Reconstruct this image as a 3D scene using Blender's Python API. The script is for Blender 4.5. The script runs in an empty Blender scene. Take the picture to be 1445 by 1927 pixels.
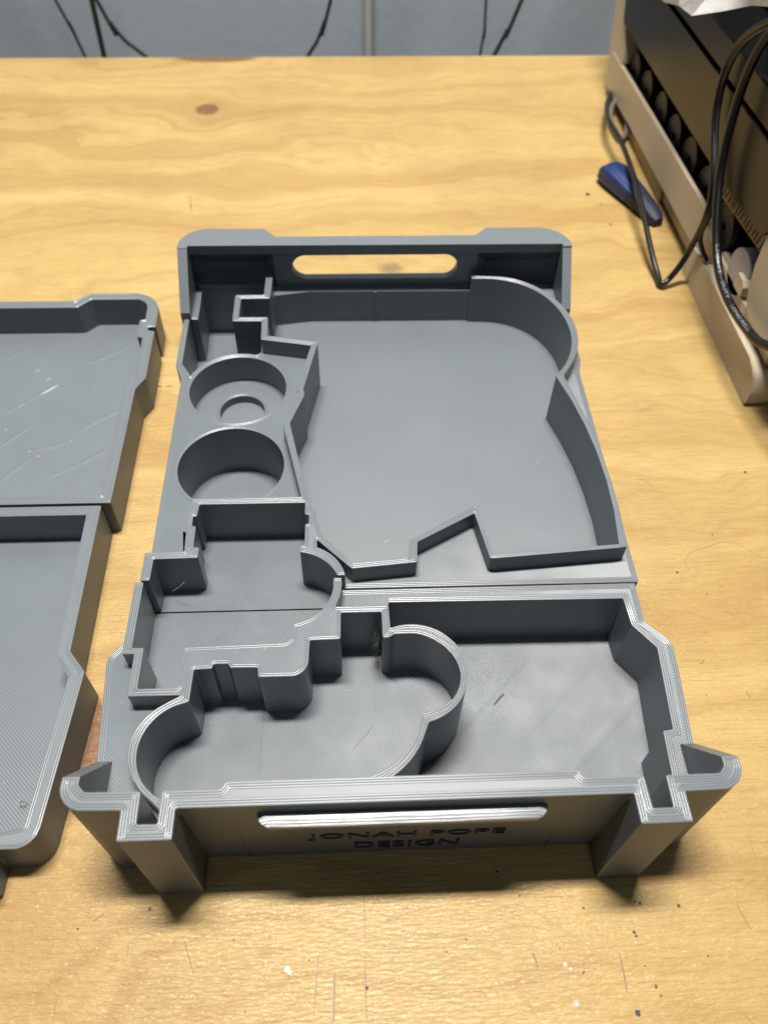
import bpy, bmesh, math, random
from mathutils import Vector, Matrix
from mathutils.geometry import delaunay_2d_cdt

random.seed(7)
sc = bpy.context.scene
COL = sc.collection
MM = 0.001
PI = math.pi

# ------------------------------------------------------------------ camera
cam = bpy.data.cameras.new("camera")
camo = bpy.data.objects.new("camera", cam)
COL.objects.link(camo)
fw = Vector((0.03640202, 0.62248165, -0.78178736))
rt = Vector((0.9991398, -0.03821959, 0.01609097))
up = Vector((0.01986326, 0.78170062, 0.62333747))
m = Matrix((rt, up, -fw)).transposed().to_4x4()
m.translation = Vector((0, 0, 346.2)) * MM
camo.matrix_world = m
cam.sensor_fit = 'HORIZONTAL'
cam.lens = 5.7
cam.sensor_width = 5.7 * 1445 / 1502.1
cam.clip_start = 0.01
cam.clip_end = 50
cam.dof.use_dof = True
cam.dof.focus_distance = 0.352
cam.dof.aperture_fstop = 2.1
sc.camera = camo

# ------------------------------------------------------------------ world and light
w = bpy.data.worlds.new("World")
sc.world = w
w.use_nodes = True
bg = w.node_tree.nodes['Background']
bg.inputs[0].default_value = (0.26, 0.62, 1.0, 1)
bg.inputs[1].default_value = 0.034

def area(name, loc, sx, sy, power, color):
    l = bpy.data.lights.new(name, 'AREA')
    l.shape = 'RECTANGLE'; l.size = sx; l.size_y = sy
    l.energy = power; l.color = color
    o = bpy.data.objects.new(name, l); COL.objects.link(o)
    o.location = loc
    return o
# the ceiling tube over the bench, running along it
area("ceiling_tube_light", (-0.02, 0.472, 2.20), 0.74, 0.14, 120.0, (1.0, 0.96, 0.90))
# cool fill added behind the camera to lift the front faces
area("front_fill_light", (0.0, -1.5, 2.2), 1.2, 0.12, 10.0, (0.78, 0.89, 1.0))

sc.view_settings.view_transform = 'Standard'
sc.view_settings.look = 'None'
sc.view_settings.exposure = 0.0
sc.view_settings.gamma = 1.0
sc.view_settings.use_curve_mapping = False

# ------------------------------------------------------------------ node helpers
def mat(name):
    mt = bpy.data.materials.new(name); mt.use_nodes = True
    nt = mt.node_tree
    return mt, nt, nt.nodes['Principled BSDF']
def N(nt, t, **kw):
    n = nt.nodes.new(t)
    for k, v in kw.items():
        if k.startswith('i_'):
            key = k[2:]
            n.inputs[int(key) if key.isdigit() else key].default_value = v
        else: setattr(n, k, v)
    return n
def L(nt, a, b): nt.links.new(a, b)
def math_(nt, op, a, b=None, c=None, clamp=False):
    n = N(nt, 'ShaderNodeMath', operation=op); n.use_clamp = clamp
    for i, v in enumerate((a, b, c)):
        if v is None: continue
        if isinstance(v, (int, float)): n.inputs[i].default_value = v
        else: L(nt, v, n.inputs[i])
    return n.outputs[0]
def ramp(nt, f, pts):
    n = N(nt, 'ShaderNodeValToRGB')
    el = n.color_ramp.elements
    while len(el) < len(pts): el.new(0.5)
    for e, (p, c) in zip(el, pts):
        e.position = p; e.color = c if len(c) == 4 else (*c, 1)
    L(nt, f, n.inputs[0]); return n.outputs[0]
def noise(nt, vec, scale, detail=4, rough=.55, dist=0.0):
    n = N(nt, 'ShaderNodeTexNoise'); n.inputs['Scale'].default_value = scale
    n.inputs['Detail'].default_value = detail; n.inputs['Roughness'].default_value = rough
    n.inputs['Distortion'].default_value = dist
    L(nt, vec, n.inputs['Vector']); return n.outputs['Fac']
def mapping(nt, vec, scale=(1,1,1), rot=(0,0,0), loc=(0,0,0)):
    n = N(nt, 'ShaderNodeMapping'); n.inputs['Scale'].default_value = scale
    n.inputs['Rotation'].default_value = rot; n.inputs['Location'].default_value = loc
    L(nt, vec, n.inputs['Vector']); return n.outputs[0]
def turned(nt, vec, ang, scale):
    return mapping(nt, mapping(nt, vec, rot=(0, 0, ang)), scale)
def mixc(nt, f, a, b, mode='MIX'):
    n = N(nt, 'ShaderNodeMix', data_type='RGBA', blend_type=mode)
    if isinstance(f, (int, float)): n.inputs[0].default_value = f
    else: L(nt, f, n.inputs[0])
    for i, v in ((6, a), (7, b)):
        if isinstance(v, tuple): n.inputs[i].default_value = (*v, 1) if len(v) == 3 else v
        else: L(nt, v, n.inputs[i])
    return n.outputs[2]
def bump(nt, bs, h, strength, dist):
    n = N(nt, 'ShaderNodeBump'); n.inputs['Strength'].default_value = strength
    n.inputs['Distance'].default_value = dist
    L(nt, h, n.inputs['Height']); L(nt, n.outputs[0], bs.inputs['Normal'])

# ------------------------------------------------------------------ materials
def plastic(name, base=(0.108, 0.124, 0.135), pitch=1.0, hatch=0.10, ridges=0.0, rough=0.42, dirn=1.0, spec=.52):
    """grey printed filament: diagonal infill lines on top faces, layer lines on upright faces"""
    mt, nt, bs = mat(name)
    tc = N(nt, 'ShaderNodeTexCoord').outputs['Object']
    sp = N(nt, 'ShaderNodeSeparateXYZ'); L(nt, tc, sp.inputs[0])
    x, y, z = sp.outputs
    g = N(nt, 'ShaderNodeNewGeometry')
    gn = N(nt, 'ShaderNodeSeparateXYZ'); L(nt, g.outputs['True Normal'], gn.inputs[0])
    top = math_(nt, 'GREATER_THAN', math_(nt, 'ABSOLUTE', gn.outputs[2]), 0.8)
    wob = noise(nt, tc, 24, 2)
    d = math_(nt, 'ADD', math_(nt, 'MULTIPLY', x, dirn), y)
    d = math_(nt, 'ADD', d, math_(nt, 'MULTIPLY', wob, 0.0010))
    ph = math_(nt, 'MULTIPLY', d, 2 * PI / (pitch * MM * 1.41421))
    hs = math_(nt, 'SINE', ph)
    lines_n = noise(nt, tc, 55, 3)
    hs2 = math_(nt, 'MULTIPLY', hs, math_(nt, 'ADD', 0.45, lines_n))
    # ridges left by the supports below the thin floor, across the infill
    rd = noise(nt, turned(nt, tc, math.radians(-47), (11, 75, 11)), 1.0, 3, .55)
    rdm = math_(nt, 'SUBTRACT', rd, 0.5)
    hz = math_(nt, 'SINE', math_(nt, 'MULTIPLY', z, 2 * PI / (0.62 * MM)))
    st = noise(nt, mapping(nt, tc, (14, 14, 700)), 1.0, 2, .5)
    side = math_(nt, 'ADD', math_(nt, 'MULTIPLY', hz, 0.22), math_(nt, 'MULTIPLY', st, 0.35))
    topb = math_(nt, 'MULTIPLY', rdm, ridges)
    mx = N(nt, 'ShaderNodeMix', data_type='FLOAT')
    L(nt, top, mx.inputs[0]); L(nt, math_(nt, 'MULTIPLY', side, 0.05), mx.inputs[2]); L(nt, topb, mx.inputs[3])
    bp = N(nt, 'ShaderNodeBump'); bp.inputs['Strength'].default_value = 1.0; bp.inputs['Distance'].default_value = MM
    L(nt, mx.outputs[0], bp.inputs['Height'])
    amp = math_(nt, 'MULTIPLY', math_(nt, 'MULTIPLY', hs2, hatch * 2.4), top)
    cv = N(nt, 'ShaderNodeCombineXYZ')
    L(nt, math_(nt, 'MULTIPLY', amp, .7071 * dirn), cv.inputs[0]); L(nt, math_(nt, 'MULTIPLY', amp, .7071), cv.inputs[1])
    va = N(nt, 'ShaderNodeVectorMath', operation='ADD'); L(nt, bp.outputs[0], va.inputs[0]); L(nt, cv.outputs[0], va.inputs[1])
    vn = N(nt, 'ShaderNodeVectorMath', operation='NORMALIZE'); L(nt, va.outputs[0], vn.inputs[0])
    L(nt, vn.outputs[0], bs.inputs['Normal'])
    # slight blotching of the filament's sheen, pale scuffs
    bl = noise(nt, tc, 22, 5, .6)
    c = mixc(nt, bl, tuple(v * 0.90 for v in base), tuple(v * 1.10 for v in base))
    sc1 = noise(nt, turned(nt, tc, -.75, (110, 620, 300)), 1.0, 2)
    scf = math_(nt, 'MULTIPLY', math_(nt, 'GREATER_THAN', sc1, 0.765), 0.22)
    c = mixc(nt, scf, c, (0.5, 0.52, 0.54))
    L(nt, c, bs.inputs['Base Color'])
    r = math_(nt, 'ADD', rough - 0.03, math_(nt, 'MULTIPLY', noise(nt, tc, 45, 3), 0.06))
    L(nt, r, bs.inputs['Roughness'])
    bs.inputs['Specular IOR Level'].default_value = spec
    return mt
M_CASE = plastic('grey_filament', hatch=0.19, rough=0.37, spec=.62, pitch=1.05)
M_LIP = plastic('grey_filament_lip', hatch=0.10, pitch=0.62, dirn=0.0, rough=0.28, spec=.8)
M_FLOOR = plastic('grey_filament_floor', hatch=0.24, rough=0.37, spec=.62, ridges=0.08, pitch=1.0)
M_SMOOTH = plastic('grey_filament_fine', hatch=0.06, ridges=0.0, pitch=0.6)
M_LID = plastic('grey_filament_lid', hatch=0.10, ridges=0.0, pitch=1.2)
M_LIDFLOOR = plastic('grey_filament_lid_floor', base=(0.111, 0.127, 0.138), hatch=0.03, ridges=0.5, pitch=0.8)
M_BEAD = plastic('grey_filament_bead', base=(0.117, 0.130, 0.140), hatch=0.0, rough=0.30, spec=.7)

def simple(name, col, rough=.5, spec=.5, nscale=0, namp=.08, bmp=0, bscale=800, metal=0):
    mt, nt, bs = mat(name)
    tc = N(nt, 'ShaderNodeTexCoord').outputs['Object']
    f = noise(nt, tc, nscale or 30, 4)
    c = mixc(nt, f, tuple(v * (1 - namp) for v in col), tuple(min(1, v * (1 + namp)) for v in col))
    L(nt, c, bs.inputs['Base Color'])
    L(nt, math_(nt, 'ADD', rough - .05, math_(nt, 'MULTIPLY', f, .1)), bs.inputs['Roughness'])
    bs.inputs['Specular IOR Level'].default_value = spec
    bs.inputs['Metallic'].default_value = metal
    if bmp: bump(nt, bs, noise(nt, tc, bscale, 3), bmp, MM * .2)
    return mt
M_CREAM = simple('cream_abs', (0.430, 0.362, 0.268), .5, .35, bmp=.15, bscale=1500)
M_TAN = simple('tan_hatch', (0.320, 0.248, 0.152), .55, .3)
M_COVER = simple('smoked_cover', (0.012, 0.011, 0.010), .34, .28)
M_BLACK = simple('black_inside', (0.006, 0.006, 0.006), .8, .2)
M_TOPDARK = simple('dark_top', (0.035, 0.036, 0.042), .4, .5)
M_ROLLER = simple('grey_roller', (0.032, 0.031, 0.030), .5, .35)
M_ROLLER2 = simple('pale_roller', (0.336, 0.328, 0.320), .5, .4)
M_BRISTLE = simple('brown_bristle', (0.09, 0.068, 0.045), .6, .2)
M_COMB = simple('tan_comb', (0.264, 0.200, 0.136), .6, .3)
M_CABLE = simple('black_cable', (0.006, 0.006, 0.0065), .30, .45)
M_CABLE2 = simple('dark_cable', (0.02, 0.02, 0.018), .5, .4)
M_PRINT = simple('grey_print', (0.25, 0.26, 0.27), .5, .3)
M_BLUE = simple('blue_handle', (0.004, 0.017, 0.085), .4, .5, bmp=.3, bscale=300)
M_NAVY = simple('navy_grip', (0.010, 0.014, 0.035), .55, .4)
M_PIPE = simple('white_conduit', (0.496, 0.480, 0.440), .5, .4)
M_SPECK = simple('dark_speck', (0.03, 0.035, 0.045), .6, .3)
M_RUST = simple('rust_speck', (0.12, 0.05, 0.03), .6, .3)
M_SCRATCH_D = simple('dark_scratch', (0.160, 0.096, 0.036), .5, .4)
M_SCRATCH_L = simple('pale_scratch', (0.335, 0.228, 0.095), .55, .2)
M_CHALK = simple('white_fleck', (0.85, 0.85, 0.85), .6, .4)
M_STRAP = simple('pale_cable', (0.13, 0.115, 0.09), .45, .5)
M_SCAR = simple('dark_scar', (0.055, 0.06, 0.072), .5, .4, nscale=900, namp=.3)
M_SCUFF = simple('pale_scuff', (0.19, 0.20, 0.21), .45, .5, nscale=1500, namp=.5)
M_THREAD = simple('grey_thread', (0.40, 0.42, 0.44), .4, .5)
M_FLUFF = simple('dark_fluff', (0.05, 0.05, 0.05), .8, .2)

def wood():
    mt, nt, bs = mat('varnished_pine')
    tc = N(nt, 'ShaderNodeTexCoord').outputs['Object']
    sp = N(nt, 'ShaderNodeSeparateXYZ'); L(nt, tc, sp.inputs[0])
    # slow waver of the grain, then growth bands that run along x
    wv = noise(nt, mapping(nt, tc, (3.4, 6, 1)), 1.0, 4)
    yy = math_(nt, 'ADD', sp.outputs[1], math_(nt, 'MULTIPLY', math_(nt, 'SUBTRACT', wv, .5), .19))
    knots = [(-128.6, 754.6, 9, 9.5), (-121.8, 141.4, 9, 24), (29.7, 503.9, 16, 15), (-131, 866, 34, 9)]
    kmask = None; kin = None
    for kx, ky, ra, rb in knots:
        dx = math_(nt, 'DIVIDE', math_(nt, 'SUBTRACT', sp.outputs[0], kx * MM), ra * MM)
        dy = math_(nt, 'DIVIDE', math_(nt, 'SUBTRACT', sp.outputs[1], ky * MM), rb * MM)
        r2 = math_(nt, 'ADD', math_(nt, 'MULTIPLY', dx, dx), math_(nt, 'MULTIPLY', dy, dy))
        # grain parts around the knot
        sw = math_(nt, 'DIVIDE', math_(nt, 'MULTIPLY', dy, .030), math_(nt, 'ADD', 1.2, math_(nt, 'MULTIPLY', r2, .35)))
        yy = math_(nt, 'SUBTRACT', yy, sw)
        if rb == 15 and ra == 16: continue
        v = math_(nt, 'SUBTRACT', 1.35, math_(nt, 'SQRT', r2))
        v = math_(nt, 'MULTIPLY', v, 2.6, clamp=True)
        kmask = v if kmask is None else math_(nt, 'MAXIMUM', kmask, v)
    cb = N(nt, 'ShaderNodeCombineXYZ')
    L(nt, math_(nt, 'MULTIPLY', sp.outputs[0], .8), cb.inputs[0]); L(nt, math_(nt, 'MULTIPLY', yy, 26), cb.inputs[1])
    band = noise(nt, cb.outputs[0], 1.0, 5, .55)
    cb2 = N(nt, 'ShaderNodeCombineXYZ')
    L(nt, math_(nt, 'MULTIPLY', sp.outputs[0], 3.0), cb2.inputs[0]); L(nt, math_(nt, 'MULTIPLY', yy, 140), cb2.inputs[1])
    fine = noise(nt, cb2.outputs[0], 1.0, 4, .6)
    cb3 = N(nt, 'ShaderNodeCombineXYZ')
    L(nt, math_(nt, 'MULTIPLY', sp.outputs[0], 45), cb3.inputs[0]); L(nt, math_(nt, 'MULTIPLY', sp.outputs[1], 900), cb3.inputs[1])
    fib = noise(nt, cb3.outputs[0], 1.0, 3, .6)
    c = ramp(nt, band, [(0.24, (0.315, 0.196, 0.069)), (0.42, (0.362, 0.242, 0.088)), (0.53, (0.402, 0.282, 0.107)), (0.70, (0.440, 0.322, 0.130))])
    c = mixc(nt, math_(nt, 'MULTIPLY', ramp(nt, fine, [(0.30, (1, 1, 1)), (0.50, (0, 0, 0))]), .42), c, (0.266, 0.144, 0.048))
    c = mixc(nt, math_(nt, 'MULTIPLY', ramp(nt, fib, [(0.30, (1, 1, 1)), (0.52, (0, 0, 0))]), .36), c, (0.213, 0.117, 0.042))
    # grey-brown soiling
    so = noise(nt, mapping(nt, tc, (7, 9, 1)), 1.0, 5, .65)
    c = mixc(nt, math_(nt, 'MULTIPLY', ramp(nt, so, [(0.42, (0, 0, 0)), (0.75, (1, 1, 1))]), .42), c, (0.224, 0.133, 0.053))
    # board colour deepened to a honey tone nearer the viewer
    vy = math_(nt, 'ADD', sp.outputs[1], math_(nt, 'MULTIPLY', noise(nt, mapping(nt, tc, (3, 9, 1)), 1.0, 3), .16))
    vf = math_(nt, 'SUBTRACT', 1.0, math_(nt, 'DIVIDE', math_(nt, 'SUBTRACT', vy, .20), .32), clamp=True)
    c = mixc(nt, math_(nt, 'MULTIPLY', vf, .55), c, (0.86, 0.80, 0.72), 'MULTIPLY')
    kn = noise(nt, tc, 300, 4)
    kf = math_(nt, 'MULTIPLY', kmask, math_(nt, 'ADD', .55, math_(nt, 'MULTIPLY', kn, .6)), clamp=True)
    c = mixc(nt, kf, c, (0.133, 0.056, 0.027))
    # dark speckle worn into the board
    dn = noise(nt, tc, 150, 6, .75)
    tn = noise(nt, tc, 9, 3)
    dk = math_(nt, 'MULTIPLY', ramp(nt, dn, [(0.66, (0, 0, 0)), (0.72, (1, 1, 1))]), ramp(nt, tn, [(0.5, (0, 0, 0)), (0.7, (1, 1, 1))]))
    c = mixc(nt, math_(nt, 'MULTIPLY', dk, .30), c, (0.115, 0.072, 0.036))
    # ink blot where the case stands
    bx = math_(nt, 'DIVIDE', math_(nt, 'SUBTRACT', sp.outputs[0], 29.7 * MM), 17 * MM)
    by = math_(nt, 'DIVIDE', math_(nt, 'SUBTRACT', sp.outputs[1], 503.9 * MM), 16 * MM)
    br = math_(nt, 'SUBTRACT', 1, math_(nt, 'SQRT', math_(nt, 'ADD', math_(nt, 'MULTIPLY', bx, bx), math_(nt, 'MULTIPLY', by, by))), clamp=True)
    bn = noise(nt, mapping(nt, tc, (220, 420, 1)), 1.0, 4, .7)
    bf = math_(nt, 'MULTIPLY', ramp(nt, math_(nt, 'MULTIPLY', br, bn), [(0.17, (0, 0, 0)), (0.36, (1, 1, 1))]), .55)
    c = mixc(nt, bf, c, (0.086, 0.065, 0.043))
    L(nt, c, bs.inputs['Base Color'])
    bs.inputs['Specular IOR Level'].default_value = .26
    rg = noise(nt, mapping(nt, tc, (30, 60, 1)), 1.0, 4)
    L(nt, math_(nt, 'ADD', .21, math_(nt, 'MULTIPLY', rg, .15)), bs.inputs['Roughness'])
    # crinkled varnish
    h1 = noise(nt, mapping(nt, tc, (85, 360, 1)), 1.0, 3, .55, .5)
    h2 = noise(nt, mapping(nt, tc, (240, 850, 1)), 1.0, 4, .6, .5)
    h = math_(nt, 'ADD', math_(nt, 'MULTIPLY', h1, .45), math_(nt, 'MULTIPLY', h2, .60))
    h = math_(nt, 'ADD', h, math_(nt, 'MULTIPLY', fib, .20))
    bump(nt, bs, h, 1.0, MM * .8)
    return mt
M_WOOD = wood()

def wallmat():
    mt, nt, bs = mat('painted_wall')
    tc = N(nt, 'ShaderNodeTexCoord').outputs['Object']
    f = noise(nt, tc, 9, 5); f2 = noise(nt, tc, 90, 3)
    c = mixc(nt, f, (0.352, 0.407, 0.455), (0.395, 0.443, 0.486))
    L(nt, c, bs.inputs['Base Color']); bs.inputs['Roughness'].default_value = .45
    bump(nt, bs, f2, .25, MM)
    return mt
M_WALL = wallmat()

def bagmat():
    mt, nt, bs = mat('clear_film')
    tc = N(nt, 'ShaderNodeTexCoord').outputs['Object']
    f = noise(nt, tc, 35, 4)
    bs.inputs['Base Color'].default_value = (.72, .71, .70, 1)
    L(nt, math_(nt, 'ADD', .2, math_(nt, 'MULTIPLY', f, .2)), bs.inputs['Roughness'])
    L(nt, math_(nt, 'ADD', .45, math_(nt, 'MULTIPLY', f, .35), clamp=True), bs.inputs['Alpha'])
    bump(nt, bs, noise(nt, tc, 60, 4), .6, MM * 3)
    return mt
M_BAG = bagmat()

# ------------------------------------------------------------------ object helpers
def link(name, me, mtl, parent=None):
    me.materials.append(mtl) if mtl else None
    o = bpy.data.objects.new(name, me); COL.objects.link(o)
    if parent is not None:
        o.parent = parent
        if parent.parent is None: o.matrix_parent_inverse = Matrix.Translation(-parent.location)
    return o
def finish(name, bm, mtl, parent=None, smooth=True, ang=0.55):
    bmesh.ops.recalc_face_normals(bm, faces=bm.faces)
    if smooth:
        for f in bm.faces: f.smooth = True
        for e in bm.edges:
            if len(e.link_faces) == 2: e.smooth = e.calc_face_angle(0) < ang
    me = bpy.data.meshes.new(name); bm.to_mesh(me); bm.free()
    o = link(name, me, mtl, parent)
    if smooth:
        wn = o.modifiers.new('weighted_normal', 'WEIGHTED_NORMAL'); wn.weight = 100; wn.keep_sharp = True
    return o
def thing(name, label, cat, loc=(0, 0, 0), group=None):
    o = bpy.data.objects.new(name, None); COL.objects.link(o)
    o.location = Vector(loc) * MM; o.empty_display_size = .02
    o['label'] = label; o['category'] = cat
    if group: o['group'] = group
    return o
def tag(o, label, cat, group=None):
    o['label'] = label; o['category'] = cat
    if group: o['group'] = group
    return o

# ------------------------------------------------------------------ 2-D helpers (mm)
def circ_fit(P):
    import numpy as np
    P = np.array(P, float)
    A = np.c_[2 * P, np.ones(len(P))]; b = (P ** 2).sum(1)
    s = np.linalg.lstsq(A, b, rcond=None)[0]
    r = math.sqrt(s[2] + s[0] ** 2 + s[1] ** 2)
    res = max(abs(math.hypot(x - s[0], y - s[1]) - r) for x, y in P)
    return s[0], s[1], r, res
def catmull(P, n=6, closed=False):
    out = []; k = len(P)
    rng = range(k if closed else k - 1)
    for i in rng:
        if closed: p0, p1, p2, p3 = (P[(i + j) % k] for j in (-1, 0, 1, 2))
        else: p0, p1, p2, p3 = P[max(i - 1, 0)], P[i], P[i + 1], P[min(i + 2, k - 1)]
        for s in range(n):
            t = s / n
            out.append(tuple(.5 * ((2 * b) + (c - a) * t + (2 * a - 5 * b + 4 * c - d) * t * t + (-a + 3 * b - 3 * c + d) * t ** 3)
                             for a, b, c, d in zip(p0, p1, p2, p3)))
    if not closed: out.append(tuple(P[-1]))
    return out
def arc(P):
    if len(P) >= 4:
        x, y, r, res = circ_fit(P)
        if res < 0.75:
            a = [math.atan2(q[1] - y, q[0] - x) for q in P]
            for i in range(1, len(a)):
                while a[i] - a[i - 1] > PI: a[i] -= 2 * PI
                while a[i] - a[i - 1] < -PI: a[i] += 2 * PI
            n = max(6, int(abs(a[-1] - a[0]) / math.radians(5)))
            return [(x + r * math.cos(a[0] + (a[-1] - a[0]) * i / n), y + r * math.sin(a[0] + (a[-1] - a[0]) * i / n)) for i in range(n + 1)]
    return catmull(P, 6)
def contour(items, r=0.8):
    """points and arcs (lists) -> closed polygon with slightly rounded corners"""
    P = []
    for it in items:
        if isinstance(it, list): P += arc(it)
        else: P.append(it)
    Q = []
    for q in P:
        if not Q or math.hypot(q[0] - Q[-1][0], q[1] - Q[-1][1]) > .05: Q.append(q)
    if math.hypot(Q[0][0] - Q[-1][0], Q[0][1] - Q[-1][1]) < .05: Q.pop()
    if r <= 0: return Q
    out = []; n = len(Q)
    for i in range(n):
        a, b, c = Q[i - 1], Q[i], Q[(i + 1) % n]
        u = Vector((a[0] - b[0], a[1] - b[1])); v = Vector((c[0] - b[0], c[1] - b[1]))
        lu, lv = u.length, v.length
        turn = PI - u.angle(v)
        if turn < .5: out.append(b); continue
        rr = min(r, .4 * lu, .4 * lv)
        u.normalize(); v.normalize()
        B = Vector(b)
        p0, p2 = B + u * rr, B + v * rr
        for t in (0, .25, .5, .75, 1):
            q = (1 - t) ** 2 * p0 + 2 * t * (1 - t) * B + t * t * p2
            out.append((q.x, q.y))
    return out
def sarea(P): return .5 * sum(P[i - 1][0] * P[i][1] - P[i][0] * P[i - 1][1] for i in range(len(P)))
def offset(P, d):
    """positive d grows the polygon"""
    if sarea(P) < 0: P = P[::-1]
    out = []; n = len(P)
    for i in range(n):
        a, b, c = Vector(P[i - 1]), Vector(P[i]), Vector(P[(i + 1) % n])
        u = (b - a).normalized(); v = (c - b).normalized()
        n1 = Vector((u.y, -u.x)); n2 = Vector((v.y, -v.x))
        k = n1 + n2
        if k.length < .3: k = n1
        k = k.normalized(); s = d / max(.35, k.dot(n1))
        out.append((b.x + k.x * s, b.y + k.y * s))
    return out
def circle(cx, cy, r, n=72): return [(cx + r * math.cos(2 * PI * i / n), cy + r * math.sin(2 * PI * i / n)) for i in range(n)]

# ------------------------------------------------------------------ mesh helpers (mm in, metres out)
def prism(bm, outer, holes, z0, z1, bottom=True, top=True, fn=None):
    """extrude a polygon with holes from z0 to z1; fn maps (u, v, w) to a point"""
    fn = fn or (lambda a, b, c: (a, b, c))
    loops = [outer] + list(holes)
    flat = [q for lp in loops for q in lp]
    edges = []; k = 0
    for lp in loops:
        n = len(lp); edges += [(k + i, k + (i + 1) % n) for i in range(n)]; k += n
    cv, ce, cf, ov, oe, of = delaunay_2d_cdt([Vector((q[0], q[1])) for q in flat], edges, [], 0, 1e-4)
    def inside(x, y):
        c = False
        for lp in loops:
            for (ax, ay), (bx, by) in zip(lp, lp[1:] + lp[:1]):
                if (ay > y) != (by > y) and x < (bx - ax) * (y - ay) / (by - ay) + ax: c = not c
        return c
    first = {}
    nv = len(flat)
    idx = []
    for i, o_ in enumerate(ov):
        if o_: idx.append(o_[0])
        else: flat = flat + [(cv[i].x, cv[i].y)]; idx.append(len(flat) - 1)
    tris = []
    for f_ in cf:
        cx_ = sum(cv[i].x for i in f_) / len(f_); cy_ = sum(cv[i].y for i in f_) / len(f_)
        if inside(cx_, cy_): tris.append([idx[i] for i in f_])
    lo = [bm.verts.new(Vector(fn(q[0], q[1], z0)) * MM) for q in flat]
    hi = [bm.verts.new(Vector(fn(q[0], q[1], z1)) * MM) for q in flat]
    for t in tris:
        if len(set(t)) < 3: continue
        for on, vs in ((top, hi), (bottom, lo)):
            if on:
                try: bm.faces.new([vs[i] for i in t])
                except ValueError: pass
    k = 0
    for lp in loops:
        n = len(lp)
        for i in range(n):
            j = (i + 1) % n
            try: bm.faces.new((lo[k + i], lo[k + j], hi[k + j], hi[k + i]))
            except ValueError: pass
        k += n
def yz(x0, x1): return lambda a, b, c: (c, a, b)
def xz(): return lambda a, b, c: (a, c, b)
def box(bm, x0, x1, y0, y1, z0, z1, bev=0):
    b2 = bmesh.new()
    bmesh.ops.create_cube(b2, size=1)
    for v in b2.verts:
        v.co = Vector(((x0 + x1) / 2 + v.co.x * (x1 - x0), (y0 + y1) / 2 + v.co.y * (y1 - y0), (z0 + z1) / 2 + v.co.z * (z1 - z0))) * MM
    if bev: bmesh.ops.bevel(b2, geom=b2.edges, offset=bev * MM, segments=2, affect='EDGES', clamp_overlap=True)
    merge(bm, b2)
def merge(bm, b2):
    me = bpy.data.meshes.new('tmp'); b2.to_mesh(me); b2.free(); bm.from_mesh(me); bpy.data.meshes.remove(me)
def beads(bm, loop, z, count=3, w=0.92, h=0.2, inward=True, start=0.08):
    """the printed perimeter lines that run along an edge, as low rounded ridges"""
    for k in range(count):
        c = start + w * (k + .5)
        rows = []
        for t, hh in ((-.5, -.03), (-.3, .75), (0, 1), (.3, .75), (.5, -.03)):
            d = c + t * w * .96
            rows.append([bm.verts.new(Vector((q[0], q[1], z + hh * h)) * MM) for q in offset(loop, -d if inward else d)])
        n = len(loop)
        for a, b in zip(rows, rows[1:]):
            for i in range(n):
                j = (i + 1) % n
                bm.faces.new((a[i], a[j], b[j], b[i]))
def tube(bm, P, r, seg=12, n=8, caps=True):
    pts = [Vector(q) for q in (catmull(P, n) if n > 1 else P)]
    rad = r if callable(r) else (lambda t: r)
    prev = None; rings = []; T0 = None
    for i, q in enumerate(pts):
        t = (pts[min(i + 1, len(pts) - 1)] - pts[max(i - 1, 0)]).normalized()
        if prev is None:
            nrm = t.orthogonal().normalized()
        else:
            nrm = (prev - t * prev.dot(t)).normalized()
        prev = nrm; bn = t.cross(nrm)
        rr = rad(i / (len(pts) - 1))
        rings.append([bm.verts.new((q + (nrm * math.cos(2 * PI * k / seg) + bn * math.sin(2 * PI * k / seg)) * rr) * MM) for k in range(seg)])
    for a, b in zip(rings, rings[1:]):
        for k in range(seg):
            bm.faces.new((a[k], a[(k + 1) % seg], b[(k + 1) % seg], b[k]))
    if caps:
        bm.faces.new(rings[0][::-1]); bm.faces.new(rings[-1])
    return pts
def solid(name, mtl, parent, outer, z0, z1, holes=(), rim=(), bead_n=2, fn=None, **kw):
    bm = bmesh.new(); prism(bm, outer, holes, z0, z1, fn=fn, **kw)
    o = finish(name, bm, mtl, parent)
    return o

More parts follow.
